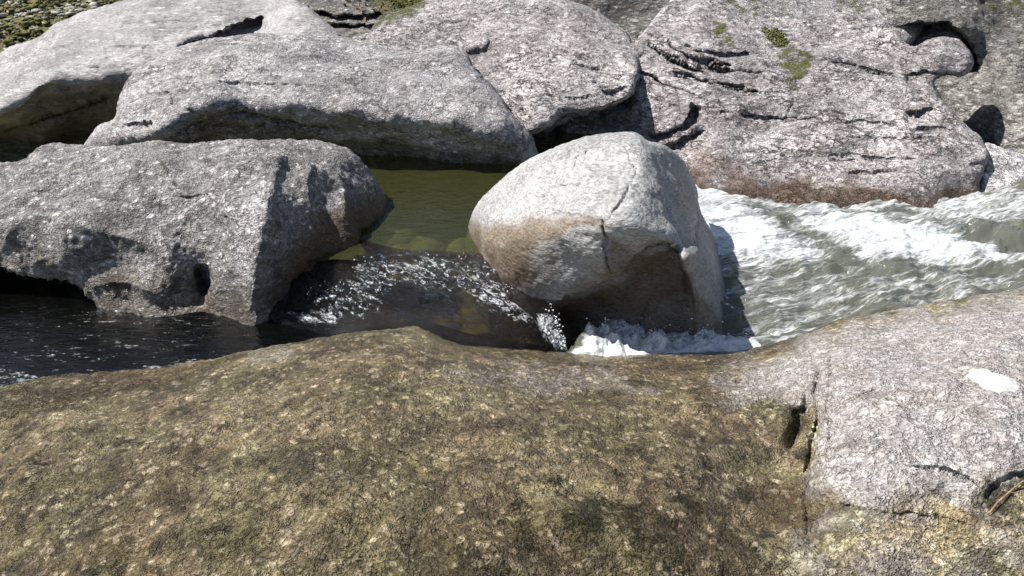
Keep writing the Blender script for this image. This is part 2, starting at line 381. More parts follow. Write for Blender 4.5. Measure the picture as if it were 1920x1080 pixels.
# ------------------------------------------------------------------ the setting: ground
def ground_z(x, y):
    bank = smooth(5.6, 8.5, y) * .95 + np.maximum(y - 8.5, 0) * .28 - np.maximum(y - 40, 0) * .22
    near = smooth(2.2, .6, y) * .25
    return -.38 + bank + near
def build_ground():
    xs = np.concatenate([[-400, -150, -60, -25, -12], np.arange(-7, 7.01, .08), [12, 25, 60, 150, 400]])
    ys = np.concatenate([[-300, -100, -30, -8, -3], np.arange(-1, 11, .08), [12, 15, 20, 30, 50, 100, 200, 400]])
    X, Y = np.meshgrid(xs, ys); p = np.stack([X.ravel(), Y.ravel(), 0 * X.ravel()], 1)
    z = ground_z(p[:, 0], p[:, 1]) + .05 * fbm(p, 2.2, 3) + .02 * fbm(p, 9, 2); p[:, 2] = z
    i = np.arange(X.size).reshape(X.shape)
    f = np.stack([i[:-1, :-1].ravel(), i[:-1, 1:].ravel(), i[1:, 1:].ravel(), i[1:, :-1].ravel()], 1)
    o = make_obj('ground', p, f, M['bed'], attrs={'moss': smooth(6, 7.5, p[:, 1]) * .75}, origin=np.zeros(3))
    tag(o, kind='structure')
build_ground()

# ------------------------------------------------------------------ rocks
# upper left slab
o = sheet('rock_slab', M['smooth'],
    [(-320, 230), (-180, 170), (-60, 125), (0, 98), (33, 82), (67, 70), (100, 47), (150, 25), (200, 10), (250, -6), (320, -40), (480, -40), (545, -8), (580, 15), (612, 40), (645, 80), (600, 120), (400, 160), (255, 215), (240, 260), (220, 320), (100, 345), (0, 350), (-120, 360), (-340, 380)],
    [(-300, 240, 6.3), (-300, 310, 6.2), (0, 110, 6.6), (0, 160, 6.15), (0, 210, 5.8), (0, 240, 6.1), (100, 60, 6.7), (100, 110, 6.25), (95, 150, 5.85), (95, 200, 6.05), (100, 240, 6.2), (200, 20, 7.0), (200, 90, 6.3), (200, 150, 5.95), (200, 180, 6.1), (220, 230, 6.3), (-300, 350, 7.2), (0, 275, 6.7), (0, 330, 7.1), (120, 275, 6.7), (120, 330, 7.1), (220, 290, 6.9),
     (320, 0, 7.2), (320, 60, 6.6), (310, 95, 6.25), (420, 20, 7.0), (420, 60, 6.6), (500, 0, 7.2), (520, 35, 6.8), (560, 50, 6.5), (600, 80, 6.4), (450, 110, 6.4)],
    er=.18, seed=1, noise=((.04, 3.5, 3), (.012, 14, 3), (.004, 40, 2)), strata=(.012, (.25, .15, 1), 9),
    ledges=[([(325, 98), (345, 78), (400, 66), (440, 47), (500, 28)], .28, 34, 1), ([(0, 247), (70, 222), (150, 196), (218, 172)], .16, 18, 1), ([(-120, 262), (0, 216), (33, 205), (60, 176), (95, 155), (150, 163), (235, 168)], .10, 40, 1)],
    cracks=[([(55, 103), (90, 95), (150, 92)], .03, 2), ([(120, 60), (220, 45), (330, 40), (430, 18)], .025, 2), ([(-20, 150), (60, 132), (150, 128), (260, 130)], .02, 2), ([(250, 100), (330, 62), (420, 45), (520, 12)], .025, 2), ([(200, 92), (225, 88), (280, 92), (310, 105)], .03, 3)],
    attrs={'wet_shade': region([(-300, 215), (0, 215), (90, 160), (240, 165), (260, 340), (-340, 380)], 12, .5), 'stain_shade': region([(-300, 225), (0, 225), (90, 175), (240, 175), (250, 260), (-300, 300)], 14, .7)})  # shade of the underside and hollow painted in by both masks
tag(o, 'smooth pale grey rock slab slanting up behind the long central slab, with a shadowed hollow beneath', 'rock slab')

# long slab behind the pool
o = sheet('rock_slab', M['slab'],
    [(158, 300), (160, 270), (185, 238), (213, 225), (222, 190), (235, 155), (262, 128), (300, 105), (340, 85), (400, 72), (470, 63), (540, 65), (600, 68), (660, 72), (705, 82), (738, 95), (780, 91), (850, 88), (876, 100), (893, 128), (935, 175), (962, 215), (992, 250), (1006, 280), (1010, 320), (980, 345), (800, 345), (500, 345), (250, 335)],
    [(175, 260, 5.15), (200, 320, 5.25), (235, 190, 5.3), (240, 245, 5.02), (300, 250, 4.98), (300, 120, 5.75), (300, 170, 5.3), (330, 205, 5.04), (400, 80, 6.0), (400, 130, 5.5), (400, 195, 5.02), (400, 225, 5.12), (400, 285, 5.38), (540, 75, 6.05), (540, 130, 5.55), (540, 195, 5.02), (540, 225, 5.1), (540, 300, 5.45),
     (660, 90, 6.0), (660, 150, 5.4), (660, 205, 4.98), (660, 240, 5.12), (660, 300, 5.32), (740, 105, 5.85), (740, 160, 5.35), (740, 215, 4.95), (740, 260, 5.12), (740, 310, 5.25), (850, 100, 5.8), (850, 160, 5.35), (850, 225, 4.92), (850, 270, 5.06), (850, 320, 5.12), (930, 200, 5.2), (930, 245, 4.92), (930, 290, 5.04), (990, 275, 5.05), (990, 320, 5.1)],
    er=.14, seed=2, noise=((.05, 3., 2), (-.03, 2.6, 1, (.7, 1, 1.4)), (.012, 11, 3), (.005, 38, 3)),
    ledges=[([(355, 210), (420, 208), (480, 206), (540, 222), (600, 232), (650, 232)], .09, 26, 1), ([(330, 250), (350, 232), (372, 222), (440, 228), (510, 224)], .10, 40, 1), ([(222, 234), (250, 232), (285, 228)], .05, 9, 1), ([(640, 214), (700, 228), (790, 236), (860, 246)], .05, 40, 1)],
    cracks=[([(300, 128), (400, 112), (520, 104), (640, 112), (760, 122)], .02, 2), ([(370, 165), (450, 155), (520, 160), (600, 178)], .03, 2.4), ([(620, 160), (720, 175), (820, 170), (900, 190)], .02, 2), ([(345, 208), (400, 210), (470, 207), (530, 222), (620, 238)], .05, 3.2), ([(298, 165), (315, 180), (330, 195)], .05, 4), ([(560, 100), (600, 110), (660, 105)], .015, 3)],
    bumps=[(480, 130, 60, 22, .03), (430, 160, 30, 10, -.04)],
    attrs={'stain_shade': region([(300, 270), (600, 262), (800, 268), (1000, 300), (1010, 345), (200, 345)], 16, .7), 'wet_shade': region([(200, 300), (700, 296), (1010, 306), (1010, 360), (200, 360)], 8, .8)})  # first mask paints the underside's shade, second is waterline wetness
tag(o, 'long low grey rock slab with a cracked shady underside, behind the green pool', 'rock slab')

# central bulging rock
o = sheet('rock', M['back'],
    [(690, 70), (720, 32), (780, 8), (850, -12), (950, -30), (1060, -4), (1110, 14), (1150, 40), (1176, 62), (1192, 100), (1200, 130), (1192, 160), (1182, 182), (1150, 200), (1110, 211), (1062, 214), (1042, 226), (1032, 238), (1000, 252), (984, 250), (955, 240), (900, 200), (800, 170), (710, 130)],
    [(710, 70, 6.6), (720, 110, 6.2), (800, 20, 7.0), (800, 80, 6.45), (850, 140, 5.9), (900, 0, 7.1), (900, 60, 6.5), (900, 110, 6.1), (1000, 0, 7.0), (1000, 60, 6.35), (1000, 130, 5.75), (950, 170, 5.6), (1000, 220, 5.22), (985, 240, 5.2), (1060, 200, 5.3), (1100, 30, 6.7), (1100, 90, 6.1), (1100, 150, 5.6), (1150, 60, 6.5), (1160, 110, 6.05), (1170, 160, 5.6), (1120, 200, 5.35), (1190, 120, 6.0)],
    er=.12, thick=.35, seed=3, noise=((.05, 3.2, 2), (-.03, 3, 1, (1, 1, 1)), (.012, 10, 3), (.005, 36, 3)), strata=(.012, (.5, -.2, .8), 10),
    cracks=[([(1030, 95), (1060, 115), (1100, 130), (1130, 128), (1148, 112)], .045, 3.5), ([(1120, 78), (1150, 72), (1170, 65)], .03, 3), ([(1000, 40), (1060, 60), (1110, 62), (1150, 80)], .03, 2.6), ([(990, 170), (1060, 185), (1120, 178), (1170, 165)], .03, 2.6), ([(1090, 150), (1130, 160), (1180, 150)], .03, 2.6), ([(905, 150), (950, 205), (985, 240)], .03, 3), ([(940, 165), (985, 210), (1010, 240)], .025, 2.6), ([(1000, 145), (1030, 165), (1045, 195)], .03, 3), ([(925, 170), (960, 190), (1000, 230)], .03, 4), ([(940, 72), (985, 82)], .02, 3)],
    ledges=[([(868, 98), (900, 92), (920, 72)], .06, 40, 1), ([(1120, 165), (1150, 168), (1180, 158)], .05, 8, 1)],
    attrs={'moss': region([(690, 50), (715, 12), (800, -5), (790, 30), (740, 50)], 14, .75), 'stain_shade': region([(880, 90), (900, 40), (950, 20), (940, 70), (930, 140), (900, 130)], 30, .45)})
tag(o, 'bulging pink-grey rock with hairline cracks and jagged tip, left of the banded outcrop', 'rock')

# large banded outcrop on the right
FAN = []; _r = np.random.RandomState(11)
for u in (.0, .14, .22, .45, .52, .8, 1.):
    a_ = np.array([(1212, 66), (1258, 92), (1316, 112), (1390, 124), (1470, 132), (1530, 130)]) * (1 - u) + np.array([(1192, 150), (1250, 178), (1330, 205), (1420, 220), (1500, 222), (1570, 214)]) * u
    b0 = _r.randint(0, 3); b1 = _r.randint(b0 + 3, 7)
    FAN.append((a_[b0:b1].tolist(), _r.uniform(.05, .12), _r.uniform(1.3, 2.4)))
for y_ in (258, 296, 322):
    FAN.append(([(1540 + y_ % 37, y_ + 6), (1620, y_), (1700, y_ + 3), (1780, y_ - 4)], .025, 2.6))
def band(q, V): return smooth(.16, .06, V[:, 2] + .03 * perlin(V * 7)) 
o = sheet('rock_outcrop', M['back'],
    [(930, 300), (960, 200), (1050, 130), (1150, 90), (1190, 76), (1210, 50), (1232, 24), (1262, -2), (1310, -14), (1360, 10), (1400, 40), (1440, 54), (1480, 36), (1560, 25), (1640, 34), (1676, 50), (1692, 75), (1712, 84), (1735, 74), (1765, 69), (1800, 76), (1824, 104), (1826, 124), (1802, 140), (1772, 141), (1752, 156), (1772, 192), (1792, 216), (1816, 240), (1838, 258), (1852, 292), (1844, 322), (1842, 350), (1838, 420), (1600, 440), (1350, 430), (1000, 400)],
    [(980, 250, 5.85), (1000, 340, 5.6), (1080, 200, 5.8), (1080, 255, 5.75), (1080, 350, 5.5), (1160, 130, 6.14), (1160, 210, 5.8), (1160, 270, 5.65), (1200, 80, 6.38), (1230, 130, 6.06), (1220, 200, 5.75), (1240, 250, 5.55), (1230, 300, 5.4), (1270, 10, 6.95), (1290, 60, 6.55), (1330, 100, 6.25), (1340, 170, 5.8), (1320, 230, 5.5), (1320, 300, 5.2), (1320, 350, 4.98), (1330, 420, 4.8), (1380, 50, 6.65), (1430, 120, 6.15), (1450, 190, 5.7), (1450, 260, 5.35), (1450, 330, 5.0), (1450, 400, 4.72),
     (1480, 60, 6.65), (1560, 40, 6.75), (1560, 100, 6.25), (1560, 170, 5.78), (1560, 240, 5.40), (1560, 300, 5.12), (1560, 350, 4.9), (1560, 410, 4.7), (1650, 60, 6.5), (1650, 120, 6.05), (1650, 200, 5.55), (1650, 280, 5.15), (1650, 340, 4.9), (1690, 100, 6.1), (1750, 90, 6.0), (1800, 95, 5.95), (1800, 125, 5.85), (1740, 130, 5.9), (1720, 160, 5.75), (1730, 210, 5.45), (1760, 270, 5.1), (1760, 340, 4.88), (1800, 250, 5.25), (1820, 290, 5.05), (1820, 340, 4.9), (1820, 400, 4.75)],
    er=.075, seed=4, step=2.3, noise=((.06, 2.6, 2), (-.03, 2.4, 1, (.8, 1, 1.6)), (.012, 9, 2), (.005, 36, 3)), strata=(.02, (.05, -.25, 1), 13),
    ledges=[([(1215, 58), (1250, 78), (1285, 100), (1330, 118), (1390, 132), (1440, 136)], .14, 4.5, 1), ([(1275, 80), (1320, 95), (1370, 99), (1410, 94)], .10, 4.5, 1), ([(1262, 128), (1330, 152), (1390, 166), (1450, 176)], .07, 4.5, 1), ([(1240, 110), (1300, 142), (1350, 150)], .05, 4.5, 1),
            ([(1206, 254), (1250, 246), (1288, 226), (1302, 194)], .14, 11, 1), ([(1225, 276), (1270, 264), (1318, 236)], .12, 10, 1), ([(1010, 262), (1060, 222), (1130, 210), (1185, 175)], .2, 26, 1),
            ([(1700, 142), (1730, 132), (1765, 134), (1800, 140)], .05, 8, 1), ([(1560, 228), (1620, 224), (1690, 232)], .03, 10, 1)],
    cracks=FAN + [([(1694, 212), (1725, 209), (1758, 204)], .06, 2.6), ([(1528, 114), (1590, 120), (1640, 133), (1692, 143)], .04, 3), ([(1460, 230), (1500, 228), (1545, 218), (1600, 215)], .03, 3), ([(1295, 190), (1302, 212), (1290, 235), (1270, 245)], .07, 4), ([(1480, 160), (1490, 190), (1470, 225)], .03, 4),
            ([(1690, 85), (1700, 130), (1730, 180), (1760, 215), (1830, 270)], .035, 6), ([(1752, 160), (1765, 190)], .05, 5), ([(1545, 293), (1600, 290), (1640, 298)], .02, 3), ([(1710, 245), (1750, 240), (1790, 246)], .04, 4), ([(1190, 110), (1176, 140), (1188, 170)], .05, 4), ([(1210, 95), (1195, 120), (1205, 140), (1230, 132)], .03, 3)],
    bumps=[(1826, 308, 16, 10, -.06), (1765, 100, 50, 25, .06), (1840, 340, 10, 10, -.02)],
    attrs={'moss': union(region([(1330, 20), (1365, 40), (1380, 85), (1350, 92), (1335, 60)], 16, .72), region([(1430, 55), (1470, 60), (1530, 110), (1510, 160), (1480, 175), (1460, 140), (1455, 90)], 22, .72), region([(1670, 90), (1700, 95), (1705, 130), (1690, 140)], 12, .5)),
           'stain_shade': lambda q, V: np.maximum(smooth(.13, .03, V[:, 2] + .05 * perlin(V * 5) + .03 * perlin(V * 14)) * smooth(1180, 1260, q[:, 0]) * .97, .7 * region([(1280, 255), (1400, 300), (1450, 330), (1300, 350)], 40)(q, V)), 'wet_shade': lambda q, V: smooth(.13, .05, V[:, 2] + .04 * perlin(V * 9)) * .7 + region([(1000, 262), (1060, 222), (1130, 215), (1200, 240), (1200, 300), (1010, 300)], 20, .5)(q, V)})  # last area just makes the recess darker and glossier
tag(o, 'large pale banded outcrop with mossy cracks and a rust-brown waterline, above the white rapids', 'rock outcrop')

# far rocks behind
o = sheet('bank_rock', M['far'],
    [(1640, 90), (1640, 20), (1700, -60), (1900, -90), (2300, -80), (2350, 200), (2300, 400), (1900, 400), (1760, 360), (1700, 200)],
    [(1660, 40, 7.1), (1700, 100, 6.9), (1740, 20, 7.0), (1800, 50, 6.6), (1820, 110, 6.7), (1760, 180, 6.5), (1800, 260, 6.2), (1880, 30, 7.0), (1900, 120, 6.4), (1880, 200, 6.0), (1900, 270, 5.7), (2000, 0, 6.9), (2000, 150, 6.2), (2000, 300, 5.6), (2250, 0, 6.8), (2250, 300, 5.8), (1850, 380, 5.6)],
    er=.2, seed=5, noise=((.06, 3, 3), (.02, 10, 3)),
    ledges=[([(1672, 52), (1720, 46), (1780, 48), (1812, 70), (1832, 110), (1840, 150)], .32, 40, 1)],
    attrs={'moss': union(region([(1700, 5), (1800, 0), (1780, 30), (1700, 30)], 20, .5), region([(1840, -10), (1960, -10), (1960, 30), (1850, 25)], 20, .6), region([(1820, 100), (1840, 160), (1810, 160)], 14, .5), region([(1830, 0), (2000, -20), (2000, 150), (1880, 190), (1830, 120)], 40, .45)), 'stain_shade': const(.06), 'pale': region([(1870, 200), (2000, 200), (2000, 290), (1880, 270)], 40, .25)})
tag(o, 'dark mottled mossy rock filling the top right corner, with a deep shaded hollow', 'rock')
o = sheet('bank_rock', M['slab'],
    [(1300, 30), (1310, -40), (1420, -80), (1600, -80), (1730, -60), (1740, 30), (1700, 90), (1550, 110), (1400, 100)],
    [(1320, 20, 7.2), (1420, -20, 7.6), (1440, 50, 7.0), (1600, -20, 7.6), (1600, 40, 7.1), (1700, 0, 7.4), (1700, 60, 7.0), (1500, 90, 6.8)],
    er=.2, seed=6, attrs={'moss': union(region([(1300, 0), (1400, -20), (1500, 0), (1480, 30), (1380, 50), (1320, 50)], 20, .55), region([(1540, -10), (1680, -10), (1670, 28), (1580, 28)], 20, .6))})
tag(o, 'grey lichen-flecked rock patched with moss on the top edge above the banded outcrop', 'rock')
o = sheet('bank_rock', M['far'],
    [(1030, 20), (1050, -60), (1180, -80), (1290, -60), (1280, 40), (1220, 90), (1150, 100), (1080, 60)],
    [(1060, 0, 7.7), (1160, -20, 7.7), (1160, 40, 7.6), (1250, 0, 7.7), (1180, 80, 7.4)], er=.15, seed=7, attrs={'moss': const(.25)})
tag(o, 'dark lichen-covered rock wedged in the gap at the top between the two pale outcrops', 'rock')
o = sheet('layered_rock', M['far'],
    [(520, 0), (540, -60), (700, -70), (860, -50), (880, 0), (800, 60), (740, 100), (640, 100), (580, 40)],
    [(560, 0, 7.6), (620, 20, 7.3), (640, 70, 6.9), (700, -20, 7.7), (700, 60, 6.95), (800, -20, 7.7), (820, 20, 7.3)], er=.12, seed=8,
    ledges=[([(575, 8), (600, 22), (660, 28), (720, 24)], .2, 16, 1), ([(590, 38), (650, 46), (720, 44)], .2, 12, 1)],
    attrs={'moss': region([(690, 10), (720, -10), (840, -20), (820, 20), (760, 34), (720, 50)], 14, .8)})
tag(o, 'dark layered rock with green moss at the top edge, behind the long slab', 'rock')
o = sheet('bank_rock', M['back'],
    [(1836, 345), (1842, 285), (1850, 268), (1880, 278), (1920, 290), (2000, 296), (2150, 290), (2300, 320), (2300, 400), (1950, 400), (1850, 390)],
    [(1850, 300, 5.15), (1860, 350, 4.95), (1900, 300, 5.2), (1920, 350, 4.95), (2000, 320, 5.2), (2000, 370, 4.9), (2200, 330, 5.2), (2250, 380, 4.9)], er=.08, seed=9,
    attrs={'pale': const(.8), 'stain_shade': region([(1900, 340), (2000, 335), (2000, 400), (1880, 400)], 10, .7)})
tag(o, 'low pale rock at the right edge, meeting the rapids beside the banded outcrop', 'rock')

# left boulder
o = sheet('boulder', M['left'],
    [(-330, 360), (-250, 330), (-120, 318), (0, 308), (45, 300), (72, 279), (108, 267), (150, 270), (200, 273), (300, 263), (340, 269), (400, 268), (460, 262), (540, 262), (600, 265), (645, 275), (676, 296), (700, 325), (716, 355), (726, 385), (729, 430), (724, 465), (700, 530), (640, 590), (560, 640), (460, 650), (395, 640), (372, 640), (300, 640), (200, 640), (100, 640), (0, 640), (-150, 630), (-330, 600)],
    [(-280, 350, 4.2), (-280, 450, 3.9), (0, 330, 4.1), (0, 410, 3.76), (0, 480, 3.70), (0, 600, 3.6), (200, 620, 3.5), (-280, 580, 3.7), (100, 290, 4.2), (100, 350, 3.9), (120, 450, 3.61), (100, 510, 3.66), (220, 290, 4.15), (220, 360, 3.82), (220, 450, 3.62), (220, 540, 3.53), (250, 600, 3.45), (330, 620, 3.4), (300, 280, 4.2), (320, 350, 3.88), (320, 430, 3.68), (320, 500, 3.56), (320, 565, 3.50), (385, 350, 3.88), (385, 430, 3.70), (385, 500, 3.62), (385, 545, 3.60), (420, 600, 3.45),
     (515, 275, 4.15), (515, 310, 3.93), (500, 360, 3.68), (488, 420, 3.52), (480, 500, 3.42), (470, 560, 3.38), (465, 620, 3.35), (430, 450, 3.56), (440, 540, 3.44), (580, 290, 4.15), (580, 350, 3.90), (570, 430, 3.72), (560, 500, 3.62), (540, 580, 3.55), (650, 300, 4.25), (650, 380, 4.0), (650, 450, 3.86), (640, 520, 3.75), (700, 360, 4.25), (705, 420, 4.12), (705, 470, 4.05)],
    er=.12, thick=.55, step=2.5, seed=10, noise=((.04, 4, 2), (-.03, 3.2, 1, (1, 1, 1)), (.011, 9, 3), (.009, 36, 3)),
    cracks=[([(372, 500), (380, 530), (388, 550)], .12, 9), ([(690, 440), (705, 425), (712, 410)], .03, 3), ([(675, 430), (690, 435), (700, 450)], .03, 4), ([(330, 375), (420, 360), (470, 340)], .02, 4)],
    ledges=[([(-420, 470), (-150, 488), (0, 502), (100, 524), (160, 545), (190, 580)], .75, 150, 1), ([(520, 270), (512, 350), (496, 420), (500, 500), (520, 560)], .07, 60, -1), ([(385, 470), (430, 440), (435, 400)], .03, 16, -1)],
    attrs={'stain_shade': union(region([(560, 420), (680, 360), (740, 370), (740, 560), (540, 640), (500, 560)], 50, 1.0), region([(180, 500), (300, 470), (400, 520), (480, 560), (480, 650), (180, 640)], 40, .6), region([(-200, 440), (100, 450), (100, 560), (-200, 560)], 40, .5)),  # first and last areas just brown and darken the rock
           'wet_shade': lambda q, V: np.maximum(smooth(.16, .02, V[:, 2] + .04 * perlin(V * 8) - .05 * smooth(560, 640, q[:, 0])) * .9, region([(660, 400), (740, 380), (740, 520), (620, 520)], 30, .6)(q, V)),
           'pale': region([(450, 360), (510, 340), (500, 440), (470, 520), (430, 500)], 30, .55)})  # brightness of the sunlit ridge painted in
tag(o, 'big rough speckled granite boulder on the left, dark water in the hollow beneath it', 'boulder')

# middle boulder
o = sheet('boulder', M['mid'],
    [(874, 455), (888, 396), (930, 345), (985, 302), (1050, 271), (1110, 252), (1182, 246), (1216, 264), (1250, 275), (1280, 300), (1304, 350), (1312, 392), (1334, 430), (1350, 480), (1374, 536), (1388, 574), (1380, 612), (1368, 680), (1330, 730), (1200, 752), (1060, 740), (960, 690), (905, 610), (880, 530)],
    [(885, 450, 3.9), (900, 400, 3.95), (905, 480, 3.72), (940, 355, 3.95), (945, 430, 3.6), (950, 520, 3.45), (1000, 310, 3.9), (1000, 370, 3.62), (1000, 440, 3.38), (1000, 520, 3.36), (1010, 566, 3.38), (1080, 275, 3.85), (1080, 340, 3.50), (1080, 415, 3.20), (1080, 500, 3.23), (1080, 540, 3.26), (1160, 260, 3.8), (1160, 330, 3.46), (1160, 395, 3.15), (1160, 460, 3.13), (1155, 515, 3.16), (1220, 280, 3.7), (1225, 350, 3.4), (1235, 410, 3.2), (1245, 445, 3.13), (1290, 480, 3.14), (1306, 550, 3.24), (1318, 600, 3.32), (1325, 640, 3.30),
     (900, 560, 3.8), (950, 600, 3.62), (980, 680, 3.5), (1060, 610, 3.52), (1120, 560, 3.42), (1120, 620, 3.42), (1120, 720, 3.3), (1200, 500, 3.30), (1200, 560, 3.38), (1200, 620, 3.36), (1200, 730, 3.1), (1260, 490, 3.24), (1265, 560, 3.33), (1270, 620, 3.33), (1300, 720, 3.1),
     (1270, 310, 4.0), (1285, 380, 3.8), (1300, 450, 3.6), (1330, 480, 3.68), (1345, 540, 3.6), (1356, 580, 3.52), (1350, 650, 3.35)],
    er=.10, thick=.6, step=2.5, seed=11, jit=1.0, noise=((.03, 4, 2), (.012, 10, 3), (.0035, 45, 2)),
    ledges=[([(1186, 236), (1206, 280), (1234, 340), (1256, 400), (1284, 446), (1302, 500), (1316, 600)], .10, 55, -1), ([(1000, 572), (1050, 556), (1110, 538), (1150, 520), (1168, 508), (1188, 478), (1215, 455), (1248, 448), (1276, 470), (1292, 530), (1304, 590)], .13, 50, 1)],
    cracks=[([(1225, 290), (1245, 350), (1258, 410), (1290, 470)], .03, 3), ([(1310, 395), (1302, 440), (1308, 480)], .05, 4), ([(1100, 280), (1094, 306)], .03, 2), ([(1065, 285), (1060, 314)], .03, 2), ([(1085, 283), (1078, 322)], .03, 2), ([(1180, 340), (1165, 380), (1140, 410)], .025, 2), ([(1130, 400), (1135, 440), (1140, 500), (1160, 515)], .03, 2.2), ([(1200, 460), (1240, 455), (1248, 430)], .012, 3), ([(1020, 405), (1060, 400), (1110, 410)], .02, 2.5), ([(1010, 330), (1060, 350), (1120, 345)], .02, 2), ([(1170, 270), (1190, 320), (1185, 350)], .02, 2), ([(1225, 270), (1260, 330), (1290, 372)], .03, 4)],
    attrs={'stain_shade': union(region([(876, 440), (920, 412), (1000, 402), (1090, 395), (1135, 402), (1150, 430), (1070, 440), (1020, 470), (985, 530), (940, 560), (890, 490)], 30, .9, 22), region([(1150, 440), (1200, 470), (1260, 470), (1290, 500), (1170, 520), (1120, 530), (1130, 490)], 14, .75, 6), region([(1010, 580), (1160, 530), (1240, 460), (1300, 520), (1340, 640), (1050, 660)], 10, .75)),  # third area just browns and darkens the undercut
           'wet_shade': union(region([(900, 480), (960, 440), (1020, 450), (1050, 480), (1040, 530), (1000, 570), (940, 540)], 20, .75), region([(1010, 590), (1160, 535), (1240, 470), (1300, 530), (1310, 590), (1300, 660), (1050, 660)], 10, .6), lambda q, V: .8 * smooth(.24, .14, V[:, 2] + .03 * perlin(V * 9)) * (q[:, 0] < 960) + .8 * smooth(.02, -.06, V[:, 2] + .03 * perlin(V * 9)), region([(1235, 300), (1290, 310), (1340, 440), (1390, 560), (1340, 620), (1310, 500), (1262, 400)], 26, .6)),  # last area paints the right face's shade; second just darkens the undercut
           'pale': region([(930, 370), (1050, 280), (1180, 255), (1220, 340), (1150, 390), (1020, 390)], 40, .35)})
tag(o, 'smooth rounded grey boulder with a brown-stained band and a dark undercut, in mid-stream', 'boulder')
BOULDER = o

# foreground rock
front = sheet('foreground_rock', M['front'],
    [(-420, 800), (-200, 745), (0, 708), (150, 694), (300, 688), (420, 668), (520, 648), (640, 628), (750, 613), (800, 618), (850, 638), (960, 655), (1080, 662), (1250, 662), (1380, 660), (1440, 648), (1500, 627), (1580, 600), (1700, 578), (1800, 560), (1920, 543), (2100, 530), (2400, 560), (2500, 900), (2400, 1450), (960, 1500), (-400, 1450)],
    [(-380, 820, 2.75), (-200, 765, 2.8), (-200, 1000, None, .02), (-200, 1300, None, -.05), (0, 725, 2.78), (0, 800, None, .09), (0, 950, None, .13), (0, 1250, None, .08), (300, 705, 2.75), (300, 800, None, .20), (300, 1000, None, .24), (500, 668, 2.75), (520, 740, None, .22), (500, 850, None, .27), (500, 1000, None, .28), (500, 1300, None, .2), (750, 633, 2.78), (750, 700, None, .235), (800, 800, None, .29), (800, 950, None, .30), (900, 662, 2.8), (1050, 680, 2.82), (1050, 740, None, .16), (1050, 850, None, .25), (1050, 1000, None, .26), (1000, 1300, None, .2), (1350, 680, 2.83), (1350, 740, None, .15), (1350, 850, None, .19), (1350, 1000, None, .19),
     (1500, 648, 2.88), (1480, 760, None, .17), (1490, 860, None, .15), (1490, 960, None, .15), (1560, 700, None, .24), (1560, 850, None, .25), (1560, 950, None, .22), (1700, 600, 2.93), (1700, 680, None, .30), (1700, 800, None, .33), (1700, 900, None, .30), (1700, 990, None, .25), (1900, 565, 2.98), (1900, 650, None, .35), (1900, 780, None, .38), (1900, 870, None, .35), (1880, 960, None, .29), (1700, 1080, None, .19), (1900, 1100, None, .18), (1500, 1300, None, .12), (2000, 1300, None, .12), (2300, 600, 3.0), (2300, 900, None, .3), (2350, 1300, None, .1)],
    er=.22, thick=.8, step=3, seed=12, noise=((.045, 3.2, 3), (-.015, 4, 2, (1, 1, 1)), (.015, 11, 3), (.006, 45, 2)),
    cracks=[([(1505, 640), (1522, 672), (1535, 705), (1526, 745), (1532, 790), (1518, 850), (1515, 920), (1512, 1010)], .06, 5), ([(1440, 716), (1485, 702), (1520, 708)], .025, 4), ([(1568, 836), (1620, 832), (1682, 820)], .022, 4), ([(1690, 874), (1780, 886), (1830, 906)], .02, 4), ([(1590, 770), (1620, 745), (1660, 735)], .02, 4), ([(1545, 640), (1560, 700), (1550, 760), (1560, 830), (1530, 870)], .03, 4), ([(1180, 760), (1260, 790), (1300, 830)], .014, 5), ([(700, 830), (760, 850), (800, 900)], .012, 5), ([(600, 780), (660, 810), (720, 850)], .012, 6), ([(1840, 960), (1870, 910), (1920, 890), (2000, 880)], .02, 6)],
    ledges=[([(1515, 905), (1560, 935), (1640, 955), (1720, 962), (1800, 975), (1850, 985)], .008, 16, 1)],
    bumps=[(1500, 790, 17, 28, -.11), (1488, 826, 16, 20, -.07), (1512, 760, 8, 26, -.05), (1500, 880, 30, 40, -.03), (1866, 935, 26, 30, -.03)],
    attrs={'pale': union(region([(1330, 720), (1400, 676), (1480, 645), (1600, 600), (1920, 540), (2400, 540), (2400, 850), (1960, 890), (1870, 905), (1830, 945), (1740, 930), (1640, 945), (1540, 925), (1520, 840), (1525, 760), (1480, 770), (1420, 745), (1380, 755)], 50, 1.0, 30),
                         region([(1540, 930), (2000, 900), (2000, 1120), (1500, 1120)], 60, .42, 30),
                         region([(800, 690), (1000, 672), (1200, 690), (1250, 740), (1100, 750), (900, 740)], 50, .55, 20), region([(455, 650), (560, 640), (540, 680), (480, 690)], 16, .5), region([(1660, 960), (1720, 960), (1720, 985), (1660, 985)], 10, .5)),  # second area is a glint painted whitish on the upper edge
           'wet_shade': lambda q, V: np.clip(.65 * smooth(1500, 1300, q[:, 0]) + .5 * smooth(.10, .02, V[:, 2]) + .25 * smooth(700, 1000, q[:, 1]) * smooth(1700, 1400, q[:, 0]), 0, 1),
           'moss': union(region([(1000, 860), (1400, 820), (1500, 900), (1480, 1080), (900, 1120), (900, 980)], 110, .5, 30), region([(0, 760), (160, 740), (300, 800), (150, 900), (0, 900)], 60, .4, 30), region([(1460, 770), (1520, 760), (1520, 850), (1480, 860)], 14, .55, 10), region([(1845, 900), (1870, 890), (1960, 880), (1960, 960), (1880, 1000), (1850, 990)], 16, .6, 14)),  # third area just darkens the pit
           'stain_shade': union(region([(0, 715), (300, 690), (450, 690), (300, 740), (0, 790)], 30, .5), region([(1400, 900), (1560, 900), (1560, 1000), (1420, 1020)], 30, .6, 20), region([(500, 780), (700, 780), (800, 860), (640, 840)], 30, .4, 20))})
tag(front, 'broad flat foreground rock, olive with algae at left and dry pale pink at right', 'rock')

